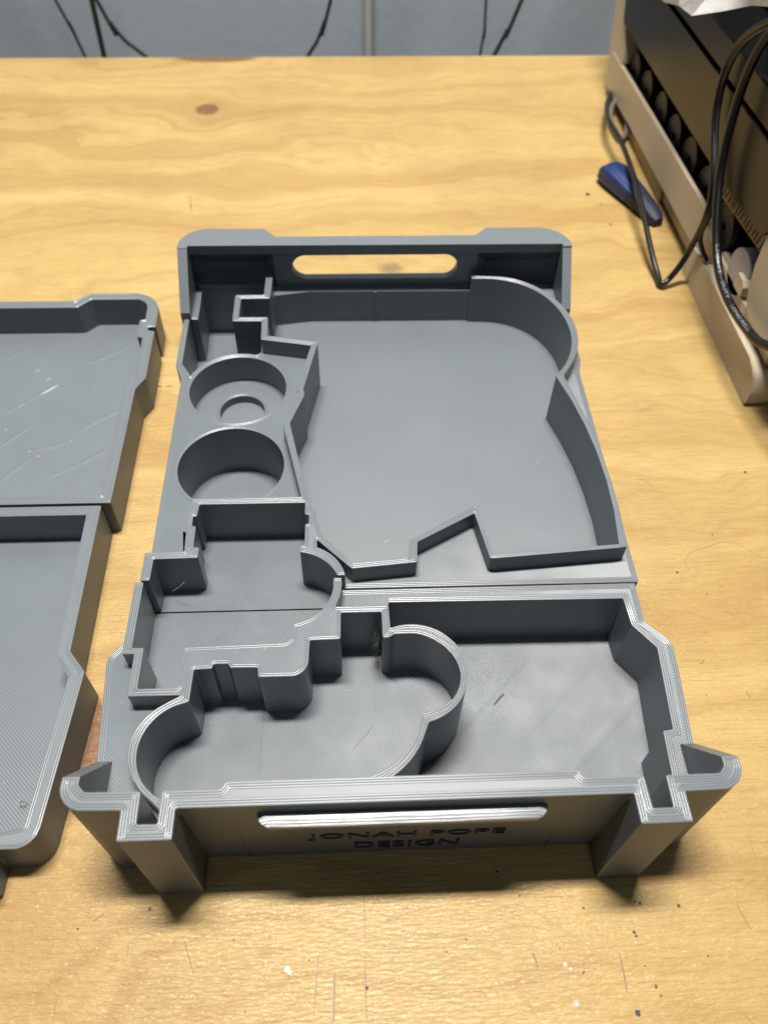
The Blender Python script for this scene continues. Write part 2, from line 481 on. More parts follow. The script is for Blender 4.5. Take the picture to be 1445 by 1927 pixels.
# ================================================================== bench, wall
def build_setting():
    bm = bmesh.new()
    prism(bm, [(-900, 22), (900, 22), (900, 881), (-900, 857.5)], [], -38, 0)
    bench = thing('workbench', 'varnished pine workbench top, scratched and stained, under everything else', 'workbench')
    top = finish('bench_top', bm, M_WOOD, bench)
    def strip(bm, pts, wd, z=.05):
        P = catmull([tuple(q) for q in pts], 5) if len(pts) > 2 else list(pts)
        prev = None
        for i, q in enumerate(P):
            a = Vector(P[max(i - 1, 0)]); b = Vector(P[min(i + 1, len(P) - 1)])
            t = (b - a).normalized(); nn = Vector((-t.y, t.x))
            f = math.sin(PI * (i + .3) / (len(P) - .4)) ** .5 if len(P) > 2 else .8
            wv = wd * .5 * max(.25, f)
            A = bm.verts.new(Vector((q[0] + nn.x * wv, q[1] + nn.y * wv, z)) * MM)
            B = bm.verts.new(Vector((q[0] - nn.x * wv, q[1] - nn.y * wv, z)) * MM)
            if prev: bm.faces.new((prev[0], prev[1], B, A))
            prev = (A, B)
    dark = [([(-69.7, 66.6), (-67, 60), (-64.3, 53.7)], .5), ([(-17.2, 60.1), (-18, 50), (-18.9, 38.4)], .45), ([(0.6, 80.4), (0.7, 72), (0.9, 63.1)], .4),
            ([(0.4, 59.5), (.5, 48), (0.6, 36.0)], .45), ([(-11.1, 52.7), (-11.5, 36.5)], .8), ([(98.7, 55.1), (98.9, 48), (98.7, 41.8)], .6),
            ([(216.2, 239.1), (208, 248), (199.3, 250.2), (190, 247), (179.9, 243.6), (175.1, 236.8), (176.5, 226.6)], .28),
            ([(166.0, 177.4), (168.6, 179.3)], .6), ([(183.8, 162.9), (184.5, 158.8)], .5), ([(-102, 76), (-105.6, 73.4)], .8), ([(-123.4, 380.2), (-121.5, 380.5), (-119.6, 380.2)], 1.5), ([(-118, 380.4), (-115.6, 380.8), (-113.2, 380.3)], 1.3),
            ([(65.3, 56.5), (66.4, 51.5)], .9), ([(-143, 100), (-140, 110)], .4)]
    lite = [([(-56.8, 75.5), (-56.2, 66), (-56.5, 56.1), (-57.1, 41.5)], .7), ([(-53.2, 65.0), (-43, 56), (-33.0, 48.2), (-18.9, 38.9)], .55),
            ([(57.1, 76.4), (68, 71), (78.5, 64.1), (95.0, 52.5)], .9), ([(99.4, 73.0), (97, 64), (92.7, 56.2)], .8),
            ([(-114.2, 70.0), (-98, 70.8), (-81.8, 72.6)], .9), ([(130.6, 96.6), (134, 88), (138.4, 80.6)], .5)]
    bd = bmesh.new(); bl = bmesh.new()
    for p_, wd in dark: strip(bd, p_, wd)
    for p_, wd in lite: strip(bl, p_, wd)
    rnd = random.Random(11)
    for i in range(150):
        x = rnd.uniform(-160, 190); y = rnd.uniform(20, 120) if i % 3 else rnd.uniform(80, 420)
        if y > 88 and -112 < x < 142: continue
        a = rnd.choice([rnd.gauss(PI / 2, .25), rnd.gauss(-.7, .3), rnd.gauss(.05, .2)])
        ln = rnd.uniform(2, 11)
        q = [(x + ln * s * math.cos(a) + rnd.gauss(0, .25), y + ln * s * math.sin(a) + rnd.gauss(0, .25)) for s in (-.5, 0, .5)]
        strip(bl if rnd.random() < .6 else bd, q, rnd.uniform(.10, .32), .04)
    for i in range(26):
        x = rnd.uniform(-250, 220); y = rnd.uniform(540, 790)
        a = rnd.gauss(PI / 2, .2); ln = rnd.uniform(30, 120)
        q = [(x + ln * s * math.cos(a) + rnd.gauss(0, 1.5), y + ln * s * math.sin(a)) for s in (-.5, -.1, .2, .5)]
        strip(bl, q, rnd.uniform(.3, .8), .04)
    for b_, mt_, nm in ((bd, M_SCRATCH_D, 'dark_scratches'), (bl, M_SCRATCH_L, 'pale_scratches')):
        o = finish(nm, b_, mt_, bench, smooth=False); o['kind'] = 'stuff'
    # paint and dirt specks
    def blot(bm, x, y, r, z=.06):
        n = 9
        c = [bm.verts.new(Vector((x + r * rnd.uniform(.6, 1.15) * math.cos(2 * PI * k / n), y + r * rnd.uniform(.6, 1.15) * math.sin(2 * PI * k / n), z)) * MM) for k in range(n)]
        bm.faces.new(c)
    bs = bmesh.new(); br = bmesh.new(); bw = bmesh.new()
    for x, y, r in [(101.2, 35.2, 1.4), (106.2, 62.2, .8), (106.6, 60.8, .6), (126.3, 70.9, .8), (88, 71.5, .6), (55.1, 86.5, .8), (109, 73, .5), (111, 72.4, .8), (76, 57.5, .4), (83.5, 49, .5),
                    (107.5, 50.5, .4), (133, 53, .4), (32, 58, .35), (0.9, 47, .7), (-21, 57, .4), (-50.2, 64.9, .4), (-44, 41, .4), (-111, 71, .45), (195.4, 604.5, 2.4),
                    (169, 231, .8), (181, 217, .5), (164, 161, .4), (195, 255, .5), (190, 222, .4), (-123, 372, .5), (228, 300, 1), (205, 560, 1.2), (204, 590, 1.0)]:
        blot(bs, x, y, r)
    for x, y, r in [(110.2, 43.5, .8), (111.3, 40.5, .6), (-131, 128, 1.2), (40, 62, .5), (63, 77, .5), (-84, 77, .9)]: blot(br, x, y, r)
    for x, y, r in [(-29.2, 54.2, 1.2), (-28.2, 53.3, .9), (79, 39, .8), (77, 52, .6), (79, 50.5, .5)]: blot(bw, x, y, r)
    for b_, mt_, nm in ((bs, M_SPECK, 'dark_specks'), (br, M_RUST, 'rust_specks'), (bw, M_CHALK, 'white_flecks')):
        o = finish(nm, b_, mt_, bench, smooth=False); o['kind'] = 'stuff'
    # wall behind
    bm = bmesh.new(); box(bm, -2500, 2500, 975, 1000, -800, 1600)
    wl = finish('wall', bm, M_WALL); wl['kind'] = 'structure'
    bm = bmesh.new(); box(bm, -2500, 2500, -2500, 974, -820, -800)
    fl = finish('floor', bm, simple('floor_paint', (.22, .21, .2), .6)); fl['kind'] = 'structure'
build_setting()

# ================================================================== the case: levels in mm
ZF, ZG, ZB, ZD, ZR, ZH = 3.7, 14.4, 20.7, 37.3, 47.5, 70.0

def walls(name, parent, items, z0, z1, mtl, n=2, r=.8, z_off=0):
    P = contour(items, r)
    if sarea(P) < 0: P = P[::-1]
    bm = bmesh.new(); prism(bm, P, [], z0, z1)
    o = finish(name, bm, mtl, parent)
    bb = bmesh.new(); beads(bb, P, z1 + z_off, n)
    rim = finish('rim_bead', bb, M_BEAD, o, ang=1.2)
    return o

# ------------------------------------------------------------------ front half
def build_front():
    T = thing('front_tray', 'grey plastic case half nearest the viewer with hollow corner legs and trefoil pocket', 'plastic case', (16, 150, 0), 'halves of the grey plastic case')
    # hull with pockets sunk in it
    box_mid = [(-8.6, 200.6), [(-8.7, 196.3), (-9.9, 190.2), (-12.4, 184.8), (-17.0, 180.3), (-22.2, 177.3), (-27.9, 175.3)], (-29.2, 175.2), (-29.2, 170.6), (-31, 166.6), (-74.5, 165.6), (-74.5, 147.2), (-91.2, 147.0), (-91.3, 165.9), (-96.4, 165.9), (-96.5, 200.6)]
    outl = [(-98.1, 200.6), (-98.1, 179.3), (-102.0, 175.3), (-106.4, 170.4), (-107.4, 166.6), (-105.2, 144), (-103.4, 123), (-103.2, 98),
            (134.8, 98), (134.9, 122.7), (137.9, 155.8), (138.4, 167.6), (137.2, 171), (128.9, 180.3), (129.2, 200.6)] + box_mid
    outl = contour(outl, .8)
    pocket = contour([(14.3, 193.4), (122.0, 192.6), (122.7, 178.5), (131.3, 166.8), (128.3, 129.1), (124.0, 128.6), (122.2, 98.4), (-72, 98.4),
                      [(-76.5, 103.4), (-80.8, 107.6), (-85, 114.1), (-87.2, 121), (-86.8, 128), (-83.4, 134.8), (-78.5, 139.7), (-70.5, 143.6)], (-69, 144),
                      (-68.9, 158.3), (-61.5, 158.6), (-61, 160.6), (-52, 160.6), (-51.4, 158.6), (-40, 158.4), (-39.4, 154.2), (-26, 154.2), (-23.8, 156), (-22, 160), (-21.6, 170.6), (-8.6, 171), (-8.4, 183.7), (12.2, 183.7), (12.4, 187), (14.2, 188)], .6)
    bm = bmesh.new(); prism(bm, outl, [pocket], 0.3, ZD)
    hull = finish('hull', bm, M_CASE, T)
    # perimeter lines on the deck edges
    bb = bmesh.new()
    beads(bb, outl, ZD, 3)
    beads(bb, [(14.3, 193.4), (122.0, 192.6), (122.7, 178.5), (131.3, 166.8), (128.3, 129.1), (124.0, 128.6), (122.2, 97), (60, 97), (60, 150), (44, 184), (14.3, 186)][::-1], ZD, 2, inward=False, start=.05) if False else None
    finish('rim_bead', bb, M_BEAD, hull, ang=1.2)
    def open_beads(P, z, n, w=.92, h=.13, side=1):
        b = bmesh.new()
        for k in range(n):
            c = .08 + w * (k + .5); rows = []
            for t, hh in ((-.5, -.03), (-.3, .75), (0, 1), (.3, .75), (.5, -.03)):
                d = (c + t * w * .96) * side; row = []
                for i, q in enumerate(P):
                    a = Vector(P[max(i - 1, 0)]); e = Vector(P[min(i + 1, len(P) - 1)]); q = Vector(q)
                    u = (q - a).normalized() if i else (e - q).normalized(); v = (e - q).normalized() if i < len(P) - 1 else u
                    n1 = Vector((u.y, -u.x)); n2 = Vector((v.y, -v.x)); kk = (n1 + n2).normalized()
                    s = d / max(.4, kk.dot(n1))
                    row.append(b.verts.new(Vector((q.x + kk.x * s, q.y + kk.y * s, z + hh * h)) * MM))
                rows.append(row)
            for a, e in zip(rows, rows[1:]):
                for i in range(len(P) - 1): b.faces.new((a[i], a[i + 1], e[i + 1], e[i]))
        return finish('pocket_edge_bead', b, M_BEAD, hull, ang=1.2)
    open_beads([(14.6, 193.4), (122.0, 192.6), (122.7, 178.5), (131.3, 166.8), (128.3, 129.1), (124.0, 128.6), (122.2, 99)], ZD, 3, side=-1)
    # floors
    fl = contour([(8, 196), (124.5, 195), (125.5, 178.5), (134, 166.8), (131, 127), (126, 126), (124, 98), (-6, 98), (0, 112), (20, 128), (30, 140), (30, 172), (8, 172)], 0)
    solid('pocket_floor', M_FLOOR, T, fl, .6, ZF)
    mid = contour([(12, 184.5), (12, 171), [(15.8, 172.3), (26.5, 172.2), (36, 167), (42, 159.4), (43.8, 150.6), (40.8, 141.4), (34.5, 136.1), (26.2, 133.2)], (25.8, 133),
                   [(24.6, 127), (20.7, 119.8), (14.5, 113.6), (8, 109.8), (2, 108)], (-4, 98), (-42, 98), (-42, 160), (-22.4, 160.5), (-22.4, 171.5), (-9.4, 171.5), (-9.4, 184.5)], 0)
    solid('pocket_floor', M_CASE, T, mid, .9, ZG)
    mid2 = contour([(-42.02, 98), (-42.02, 161.5), (-70, 161.5), (-70, 145.5), [(-77.5, 141), (-84.5, 135.5), (-88, 128.3), (-88.4, 121), (-86, 113.6), (-82, 107.3), (-76, 102)], (-70, 98)], 0)
    solid('pocket_floor', M_CASE, T, mid2, .9, ZG + .5)
    bb = bmesh.new()
    for x in (-43.6, -42.7): box(bb, x - .42, x + .42, 98, 155.5, ZG + .3, ZG + .62, .2)
    finish('floor_ridge', bb, M_CASE, T)
    def scars(name, lines, z, mtl, wd=.9, h=.22):
        b = bmesh.new()
        for P_ in lines:
            P_ = catmull(P_, 6) if len(P_) > 2 else P_
            rows = []
            for i_, q_ in enumerate(P_):
                a_ = Vector(P_[max(i_ - 1, 0)]); e_ = Vector(P_[min(i_ + 1, len(P_) - 1)]); t_ = (e_ - a_).normalized()
                f_ = min(1, .55 + 1.2 * math.sin(PI * (i_ + .5) / len(P_)) * .5)
                rows.append([b.verts.new(Vector((q_[0] - t_.y * o_ * wd * f_, q_[1] + t_.x * o_ * wd * f_, z + hh * h * f_)) * MM) for o_, hh in ((-1, -.1), (-.45, .8), (0, 1), (.45, .8), (1, -.1))])
            for a_, e_ in zip(rows, rows[1:]):
                for k_ in range(4): b.faces.new((a_[k_], a_[k_ + 1], e_[k_ + 1], e_[k_]))
        return finish(name, b, mtl, T)
    scars('print_ridge', [[(44.2, 141.6), (61.1, 156.8), (84.6, 180.7)], [(69.2, 138.8), (95.7, 163.8), (115.1, 182.1)], [(94.3, 127.1), (123.8, 154.9), (130, 163)]], ZF, M_FLOOR, 3.4, .13)
    scars('print_scar', [[(62.1, 157.3), (64.5, 160), (67.7, 163)]], ZF + .1, M_SCAR, .6, .25)
    scars('print_scar', [[(-2.9, 134.0), (6.8, 145.3)], [(-5.9, 161.4), (-2.5, 161.8)]], ZG, M_BEAD, .3, .15)
    bxf = contour([(-7, 200.6), (-8, 196), (-16, 180), (-28.2, 175.2), (-28.2, 171), (-30, 166), (-74, 165), (-74, 146.5), (-91.8, 146.5), (-91.8, 166.5), (-97, 166.5), (-97, 200.6)], 0)
    solid('pocket_floor', M_CASE, T, bxf, .9, ZB)
    # partition walls that stand above the deck
    Cl = [(-74, 100.2), (-77.8, 103.5), (-82.4, 107.7), (-86.6, 113.7), (-88.9, 120.6), (-88.4, 128.6), (-84.9, 135.7), (-79.5, 140.7), (-71.8, 145.2)]
    Cli = [(-69.2, 141.8), (-77.5, 138.7), (-82, 133.8), (-85, 127.5), (-85.5, 121.4), (-83.4, 114.5), (-79.1, 107.6), (-73.7, 103.4)]
    BIGO = [(14.1, 174.2), (19.9, 175.6), (27.6, 175.1), (37.6, 169.9), (43.8, 160.2), (45.6, 150.4), (42.8, 142.2), (36.0, 135.4), (28.2, 131.2)]
    BIGI = [(15.8, 171.1), (26.1, 170.8), (34.7, 166.2), (40.5, 158.9), (42.2, 150.5), (39.5, 142.5), (33.6, 137.4), (24.9, 134.5)]
    LOWI = [(23.2, 127.6), (19.3, 120.4), (13.1, 114.6), (7.3, 111.3), (0.5, 109.4)]
    LOWO = [(25.7, 126.3), (22.1, 119.1), (17.7, 113.9), (12.5, 109.6), (5.5, 106.2), (0.5, 104.9)]
    items = [(-98.2, 200.6), (-98.2, 164.8), (-93.1, 164.8), (-93.0, 145.6), (-72.2, 145.5), Cl[::-1], (-73.5, 98), (-67.9, 98), Cli[::-1],
             (-67.9, 142.8), (-67.5, 156.8), (-60.2, 157.0), (-59.7, 159.1), (-53.6, 159.1), (-52.9, 157.2), (-41.3, 157), (-40.9, 152.6),
             [(-26.5, 152.6), (-23.6, 153.8), (-21.4, 156.4), (-20.5, 160)], (-20.2, 169.1), (-7.2, 169.4), (-7, 182.3), (10.7, 182.3), (10.8, 169.5), (13.4, 169.6), BIGI, (24.4, 133.8), LOWI,
             (-4, 108.6), (-4, 98), (1, 98), (0.2, 104.6), LOWO[::-1], (27.4, 130.5), BIGO[::-1], (13.8, 185.5), (-9.3, 185.5),
             [(-7.3, 191.4), (-6.5, 197.2), (-6.7, 200.6)], (-10.2, 200.6), [(-10.3, 196.3), (-11.2, 190.8), (-13.5, 185.9), (-17.7, 181.9), (-22.6, 179), (-27.5, 177.2)],
             (-27.6, 176.8), (-27.6, 170.6), (-30.4, 168.2), (-72.9, 167.3), (-73, 148.9), (-89.4, 148.7), (-89.5, 167.5), (-94.5, 167.6), (-94.5, 200.6)]
    walls('partition_wall', T, items, 2.0, ZR, M_CASE, 2)
    # end panel with U-shaped legs
    plan = [(-103.4, 104.5), [(-103.4, 100.4), (-101.9, 97.0), (-99.3, 94.4), (-95.7, 93.1)], (-81.3, 92.7), (-81.2, 82.5), (-63, 82.5), (-63, 92.8), (95, 92.8), (95, 82.5), (112.9, 82.6), (112.9, 93),
            [(127.1, 93.2), (131.2, 94.7), (134.1, 97.2), (135.3, 100.6)], (135.3, 104.5), (129.5, 104.5), (129.3, 101.4), (127.1, 98.8), (107.6, 98.8), (107.4, 87.5), (100.2, 87.5), (99.8, 98.8),
            (78.6, 98.8), (77, 101.5), (-46.6, 101.5), (-48.2, 98.9), (-68.2, 98.9), (-68.4, 87.7), (-75.4, 87.8), (-75.6, 99), (-94.8, 99.2), (-97.4, 101.8), (-97.6, 104.5)]
    P = contour(plan, .7); P = P if sarea(P) > 0 else P[::-1]
    E = bpy.data.objects.new('end_panel', None)
    bm = bmesh.new(); prism(bm, P, [], 63.0, ZH)
    cx0, cx1 = -46.0, 77.0
    lp = contour([(-103.4, 104.5), [(-103.4, 100.4), (-101.9, 97.0), (-99.3, 94.4), (-95.7, 93.1)], (-81.3, 92.7), (-81.2, 82.5), (-63, 82.5), (-63, 95), (cx0 + .7, 95), (cx0 + .7, 98.9), (-68.2, 98.9), (-68.4, 87.7), (-75.4, 87.8), (-75.6, 99), (-94.8, 99.2), (-97.4, 101.8), (-97.6, 104.5)], .7)
    rp = contour([(cx1 - .7, 95), (95, 95), (95, 82.5), (112.9, 82.6), (112.9, 93), [(127.1, 93.2), (131.2, 94.7), (134.1, 97.2), (135.3, 100.6)], (135.3, 104.5), (129.5, 104.5), (129.3, 101.4), (127.1, 98.8), (107.6, 98.8), (107.4, 87.5), (100.2, 87.5), (99.8, 98.8), (cx1 - .7, 98.8)], .7)
    face = lambda z: 93.1 + 2.9 * (1 - z / 63.0)
    lean = lambda a, b, c: (a, face(c) if 94.9 < b < 95.1 else b, c)
    prism(bm, lp, [], .2, 63.0, top=False, fn=lean); prism(bm, rp, [], .2, 63.0, top=False, fn=lean)
    # slotted middle
    slot = stadium(-36.0, 66.0, 43.2, 58.5)
    prism(bm, [(cx0 - .4, .2), (cx1 + .4, .2), (cx1 + .4, 62.98), (cx0 - .4, 62.98)], [slot], 95, 101.4, fn=lambda a, b, c: (a, face(b) - .04 if c < 96 else c, b))
    ep = finish('end_panel', bm, M_SMOOTH, T)
    bpy.data.objects.remove(E)
    bb = bmesh.new(); beads(bb, P, ZH, 3); finish('rim_bead', bb, M_BEAD, ep, ang=1.2)
    # rounded lip added so the slot edge catches light, its top stepped by layers
    lip = contour([(-36.6, 94.6), [(-36.4, 92.6), (-35.6, 90.8), (-34.0, 89.1), (-31.4, 88.3)], [(61.4, 88.3), (64.0, 89.1), (65.6, 90.8), (66.4, 92.6)], (66.6, 94.6)], 0)
    lip = lip if sarea(lip) > 0 else lip[::-1]
    bb = bmesh.new(); prism(bb, lip, [], 58.0, 60.3)
    for k in range(6):
        prism(bb, offset(lip, -.16 - .12 * k - .05 * k * k), [], 60.29 + .34 * k, 60.63 + .34 * k, bottom=False)
    lo_ = finish('added_slot_lip', bb, M_LIP, ep)
    # side cheeks sloping down to the deck
    for x0, x1 in ((-103.3, -97.4), (129.4, 135.2)):
        bm = bmesh.new(); prism(bm, [(101.5, 0.2), (122.6, 0.2), (122.6, 38.2), (104.8, 69.85), (101.5, 69.85)], [], x0, x1, fn=yz(0, 0))
        finish('side_cheek', bm, M_SMOOTH, T)
    # maker's words raised on the panel
    for txt, xc, zc, wd in (('JONAH POPE', 17.6, 26.2, 77), ('DESIGN', 18.1, 12.6, 42)):
        lettering(T, txt, xc, zc, wd)
    return T

def stadium(x0, x1, z0, z1, n=20):
    r = (z1 - z0) / 2; cz = (z0 + z1) / 2
    return [(x1 - r + r * math.cos(a), cz + r * math.sin(a)) for a in [(-PI / 2 + PI * i / n) for i in range(n + 1)]] + \
           [(x0 + r + r * math.cos(a), cz + r * math.sin(a)) for a in [(PI / 2 + PI * i / n) for i in range(n + 1)]]

def text_mesh(txt, extrude=0.0):
    cu = bpy.data.curves.new('txt', 'FONT'); cu.body = txt; cu.size = 1; cu.extrude = extrude
    cu.resolution_u = 3
    o = bpy.data.objects.new('txt', cu); COL.objects.link(o)
    dg = bpy.context.evaluated_depsgraph_get()
    me = bpy.data.meshes.new_from_object(o.evaluated_get(dg))
    bpy.data.objects.remove(o); bpy.data.curves.remove(cu)
    return me
M_LETTER = simple('dark_letter', (0.012, 0.017, 0.024), .5, .35)
def lettering(parent, txt, xc, zc, width, cap=8.6):
    me = text_mesh(txt, .05)
    xs = [v.co.x for v in me.vertices]; ys = [v.co.y for v in me.vertices]
    x0, x1, y0, y1 = min(xs), max(xs), min(ys), max(ys)
    for v in me.vertices:
        u = (v.co.x - x0) / (x1 - x0) - .5; h = (v.co.y - y0) / (y1 - y0) - .5
        z = zc + h * cap
        v.co = Vector((xc + u * width, 93.1 + 2.9 * (1 - z / 63.0) + (.2 if v.co.z > 0 else -.55), z)) * MM
    o = link('lettering', me, M_LETTER, parent)
    return o
front = build_front()

# ------------------------------------------------------------------ rear half
def build_rear():
    T = thing('rear_tray', 'grey plastic case half farther from the viewer with two round cup holes', 'plastic case', (16, 310, 0), 'halves of the grey plastic case')
    H1 = (-64.2, 336.4, 27.0); H2 = (-63.4, 278.0, 27.3)
    box_mid = [(-6.5, 201.4), [(-7.6, 204.5), (-9.4, 208.4), (-12.8, 212), (-17.2, 215.2), (-22.2, 217.2)], (-22.8, 217.4), (-21.8, 219), (-21.7, 231), (-20, 231.2), (-20, 238), (-22, 238.4), (-22, 246.5),
               (-76.3, 246.5), (-76.8, 238.6), (-78, 238.4), (-78, 230.4), (-76.4, 230.2), (-76.4, 215), (-94, 215), (-94, 201.4)]
    outl = contour([(-96.3, 201.4), (-96.9, 345.5), (-101.5, 357.5), (-101.7, 431.5), (134.2, 431.5), (134.2, 357.2), (131.4, 346), (131.4, 201.4)] + box_mid, .8)
    big = contour([(-48.0, 421.9), (-26, 425.6), (79, 425.0), [(92.7, 424), (106, 419.3), (117, 410), (124.4, 398.6), (128.9, 385), (130.2, 371.8), (129.4, 361.6), (126.7, 351.6), (121.8, 340.8), (115.4, 332.8)],
                   [(115.2, 331.8), (120, 312.2), (123.6, 293.7), (126, 271.2), (126.6, 250.1), (125.7, 229.6), (124.3, 215)],
                   (124.3, 214.2), (62.3, 210), (58, 239), (26.4, 219.8), (25.6, 209.2), (-1.8, 206.8), (-16.8, 224), (-24.5, 248.8), (-34.6, 298.4), (-27.4, 320.6), (-28.4, 325.2), (-20.8, 362.4),
                   (-50, 368.8), (-50.6, 385.7), (-67.8, 386), (-67.8, 406.8), (-50.2, 406.8)], .6)
    ring = [(H1[0] + 30.2 * math.cos(a), H1[1] + 30.2 * math.sin(a)) for a in [math.radians(d) for d in range(158, 68, -6)]]
    comp = contour([(-93.0, 350), (-98.0, 358.3), (-98.4, 399), (-93.2, 399), (-93.2, 409.7), (-93.8, 428.4), (-54, 428.4), (-54, 408.9), (-68.8, 408.9), (-68.8, 384), (-53.4, 384), (-53, 367.5)] + ring[::-1], .5)
    bm = bmesh.new(); prism(bm, outl, [big, circle(*H1), circle(*H2), comp, [(-83.2, 236.4), (-80.6, 235.4), (-80.3, 225.5), (-81.7, 224.4)]], .3, ZD)
    hull = finish('hull', bm, M_CASE, T)
    bb = bmesh.new(); beads(bb, outl, ZD, 3)
    for c in (H1, H2): beads(bb, circle(*c), ZD, 2, inward=False)
    beads(bb, comp if sarea(comp) > 0 else comp[::-1], ZD, 2, inward=False)
    finish('rim_bead', bb, M_BEAD, hull, ang=1.2)
    # floors
    solid('pocket_floor', M_SMOOTH, T, offset(big, .8), .6, ZG)
    solid('pocket_floor', M_SMOOTH, T, offset(comp, .4), .9, 4.5)
    solid('cup_floor', M_SMOOTH, T, circle(H2[0], H2[1], H2[2] + .4), .8, 4.5)
    bm = bmesh.new(); prism(bm, circle(H1[0], H1[1], H1[2] + .4), [circle(H1[0] + .3, H1[1] + .3, 12.9)], .8, 19.7)
    cf = finish('cup_floor', bm, M_SMOOTH, T)
    bb = bmesh.new(); beads(bb, circle(H1[0] + .3, H1[1] + .3, 12.9), 19.7, 2, inward=False); finish('rim_bead', bb, M_BEAD, cf, ang=1.2)
    solid('cup_floor', M_SMOOTH, T, circle(H1[0] + .3, H1[1] + .3, 13.4), .7, 14.6)
    bxf = contour([(-5.5, 201.4), (-8.4, 209), (-16, 216), (-22, 218.4), (-21, 247.3), (-77, 247.3), (-78.8, 230), (-77, 216), (-94.8, 216), (-94.8, 201.4)], 0)
    solid('pocket_floor', M_CASE, T, bxf, .9, ZB)
    # raised walls round the big pocket and the stepped box, one printed ribbon
    ARI = [(78.8, 423.5), (92.5, 422.4), (105.1, 417.6), (115.9, 408.6), (122.9, 397.6), (127.3, 384.2), (128.5, 371.7), (127.8, 362.2), (125.1, 352.1), (120.2, 341.5), (113.6, 333.2)]
    ARO = [(118.0, 333.2), (124.3, 343.1), (129.3, 353.5), (131.9, 363.7), (132.4, 376.0), (130.6, 387.8), (126.3, 399.1), (119.0, 410.7), (108.4, 419.7), (97.1, 424.6), (78.8, 426.6)]
    RI = [(113.4, 331.8), (118.6, 312.2), (122.3, 293.7), (124.6, 271.2), (125.2, 250.1), (124.4, 229.6), (122.9, 215.7)]
    RO = [(126.4, 214.3), (127.1, 223.0), (127.9, 245.3), (126.9, 268.4), (124.7, 293.7), (121.7, 312.2), (118.0, 330.4)]
    items = [(-52.4, 431.2), (-52.7, 408.9), (-70, 408.8), (-69.9, 383.8), (-52.6, 383.5), (-52.1, 366.8), (-23.2, 360.9), (-30.3, 325.8), (-29.6, 321.8), (-36.6, 297.6), (-25.8, 248.3),
             (-78.2, 248.2), (-79.4, 238.2), (-78.9, 228.2), (-78.4, 216.9), (-96.2, 216.8), (-96.2, 201.4), (-92, 201.4), (-91.9, 213), (-72, 213.3), (-72, 219), (-74.7, 219.2), (-74.8, 231.4), (-76.6, 231.7), (-76.7, 237.3), (-74.9, 237.5), (-74.5, 244.6),
             (-23.8, 244.5), (-23.8, 237.3), (-21.8, 237.0), (-21.8, 231.6), (-23.5, 231.5), (-23.5, 219.1), (-25.6, 218.9), (-25.5, 215.2),
             [(-25.3, 215.2), (-21.0, 214.0), (-16.5, 211.9), (-12.9, 208.8), (-10.1, 205.4), (-8.4, 201.9)], (-4.9, 201.9), [(-5.1, 202.6), (-6.9, 207.7), (-10.1, 212.2), (-13.7, 215.5), (-17.9, 217.8)], (-17.9, 222.2),
             (-1.9, 205.4), (27.9, 208.2), (28.7, 219.6), (57.2, 236.0), (61.6, 209.4), RO, ARO, (78.6, 431.2), (76, 431.2), (76, 423.6), ARI, RI, (63.2, 211.2), (58.7, 241.4), (25.0, 220.7), (23.8, 210.6), (-1.4, 208.6), (-15.6, 225), (-23, 248.8),
             (-33.2, 298.6), (-25.9, 320.1), (-26.8, 324.6), (-19.3, 363.7), (-48.6, 370.2), (-49.2, 387.2), (-66.4, 387.4), (-66.4, 405.2), (-48.9, 405.2), (-48.2, 431.2)]
    walls('partition_wall', T, items, 3.0, ZR, M_SMOOTH, 2)
    # end panel
    prof = [(-103.1, 424.4), (-103.1, 429.6), [(-102.9, 430.4), (-100.0, 437.0), (-94.6, 442.6), (-87.5, 444.8)], (-52.5, 444.6), (-45.0, 436), (77.2, 436), (85.0, 444.3),
            [(117.5, 444), (126.3, 441), (132.2, 434.5), (134.9, 428)], (135.1, 423.6)]
    top = contour(prof + [(129.7, 423.6), (129.6, 426.1), (-97.4, 426.8), (-97.6, 424.4)], .5); top = top if sarea(top) > 0 else top[::-1]
    bm = bmesh.new(); prism(bm, top, [], 64.0, ZH)
    inn_r = [(129.4, 424), (129.2, 431), [(125.2, 435.4), (121.5, 437.6), (117, 438.4)], (86.6, 438.4), (79.2, 430.8), (77.0, 430.8)]
    inn_l = [(-46, 430.8), (-47, 430.8), (-54.2, 438.8), [(-86, 439), (-91, 437.4), (-95.4, 434)], (-97.2, 430.8), (-97.4, 424.4)]
    lpoly = contour([(-103.1, 424.4), (-103.1, 429.6), [(-102.9, 430.4), (-100.0, 437.0), (-94.6, 442.6), (-87.5, 444.8)], (-52.5, 444.6), (-46.0, 436.4)] + inn_l, .4)
    rpoly = contour([(77.0, 436.2), (85.0, 444.3), [(117.5, 444), (126.3, 441), (132.2, 434.5), (134.9, 428)], (135.1, 423.6)] + inn_r, .4)
    prism(bm, lpoly, [], .2, 64.0, top=False); prism(bm, rpoly, [], .2, 64.0, top=False)
    prism(bm, [(-46.0, .2), (77.0, .2), (77.0, 64.0), (-46.0, 64.0)], [stadium(-35.8, 67.2, 43.3, 60.2)], 430.8, 436, fn=xz())
    ep = finish('end_panel', bm, M_SMOOTH, T)
    # wall of the corner compartments, a shade inside the panel
    bm = bmesh.new(); prism(bm, contour([(-98, 431.4), [(-97.6, 431), (-95.5, 429.4), (-92, 428.6)], (-53, 428.6), (-53, 440), (-98, 440)], 0), [], 3, 41.0); 
    finish('compartment_wall', bm, M_SMOOTH, T)
    for x0, x1 in ((-103.05, -97.3), (129.5, 135.0)):
        bm = bmesh.new(); prism(bm, [(429.2, .2), (399, .2), (399, 42), (424.6, 69.85), (429.2, 69.85)], [], x0, x1, fn=yz(0, 0))
        finish('side_cheek', bm, M_SMOOTH, T)
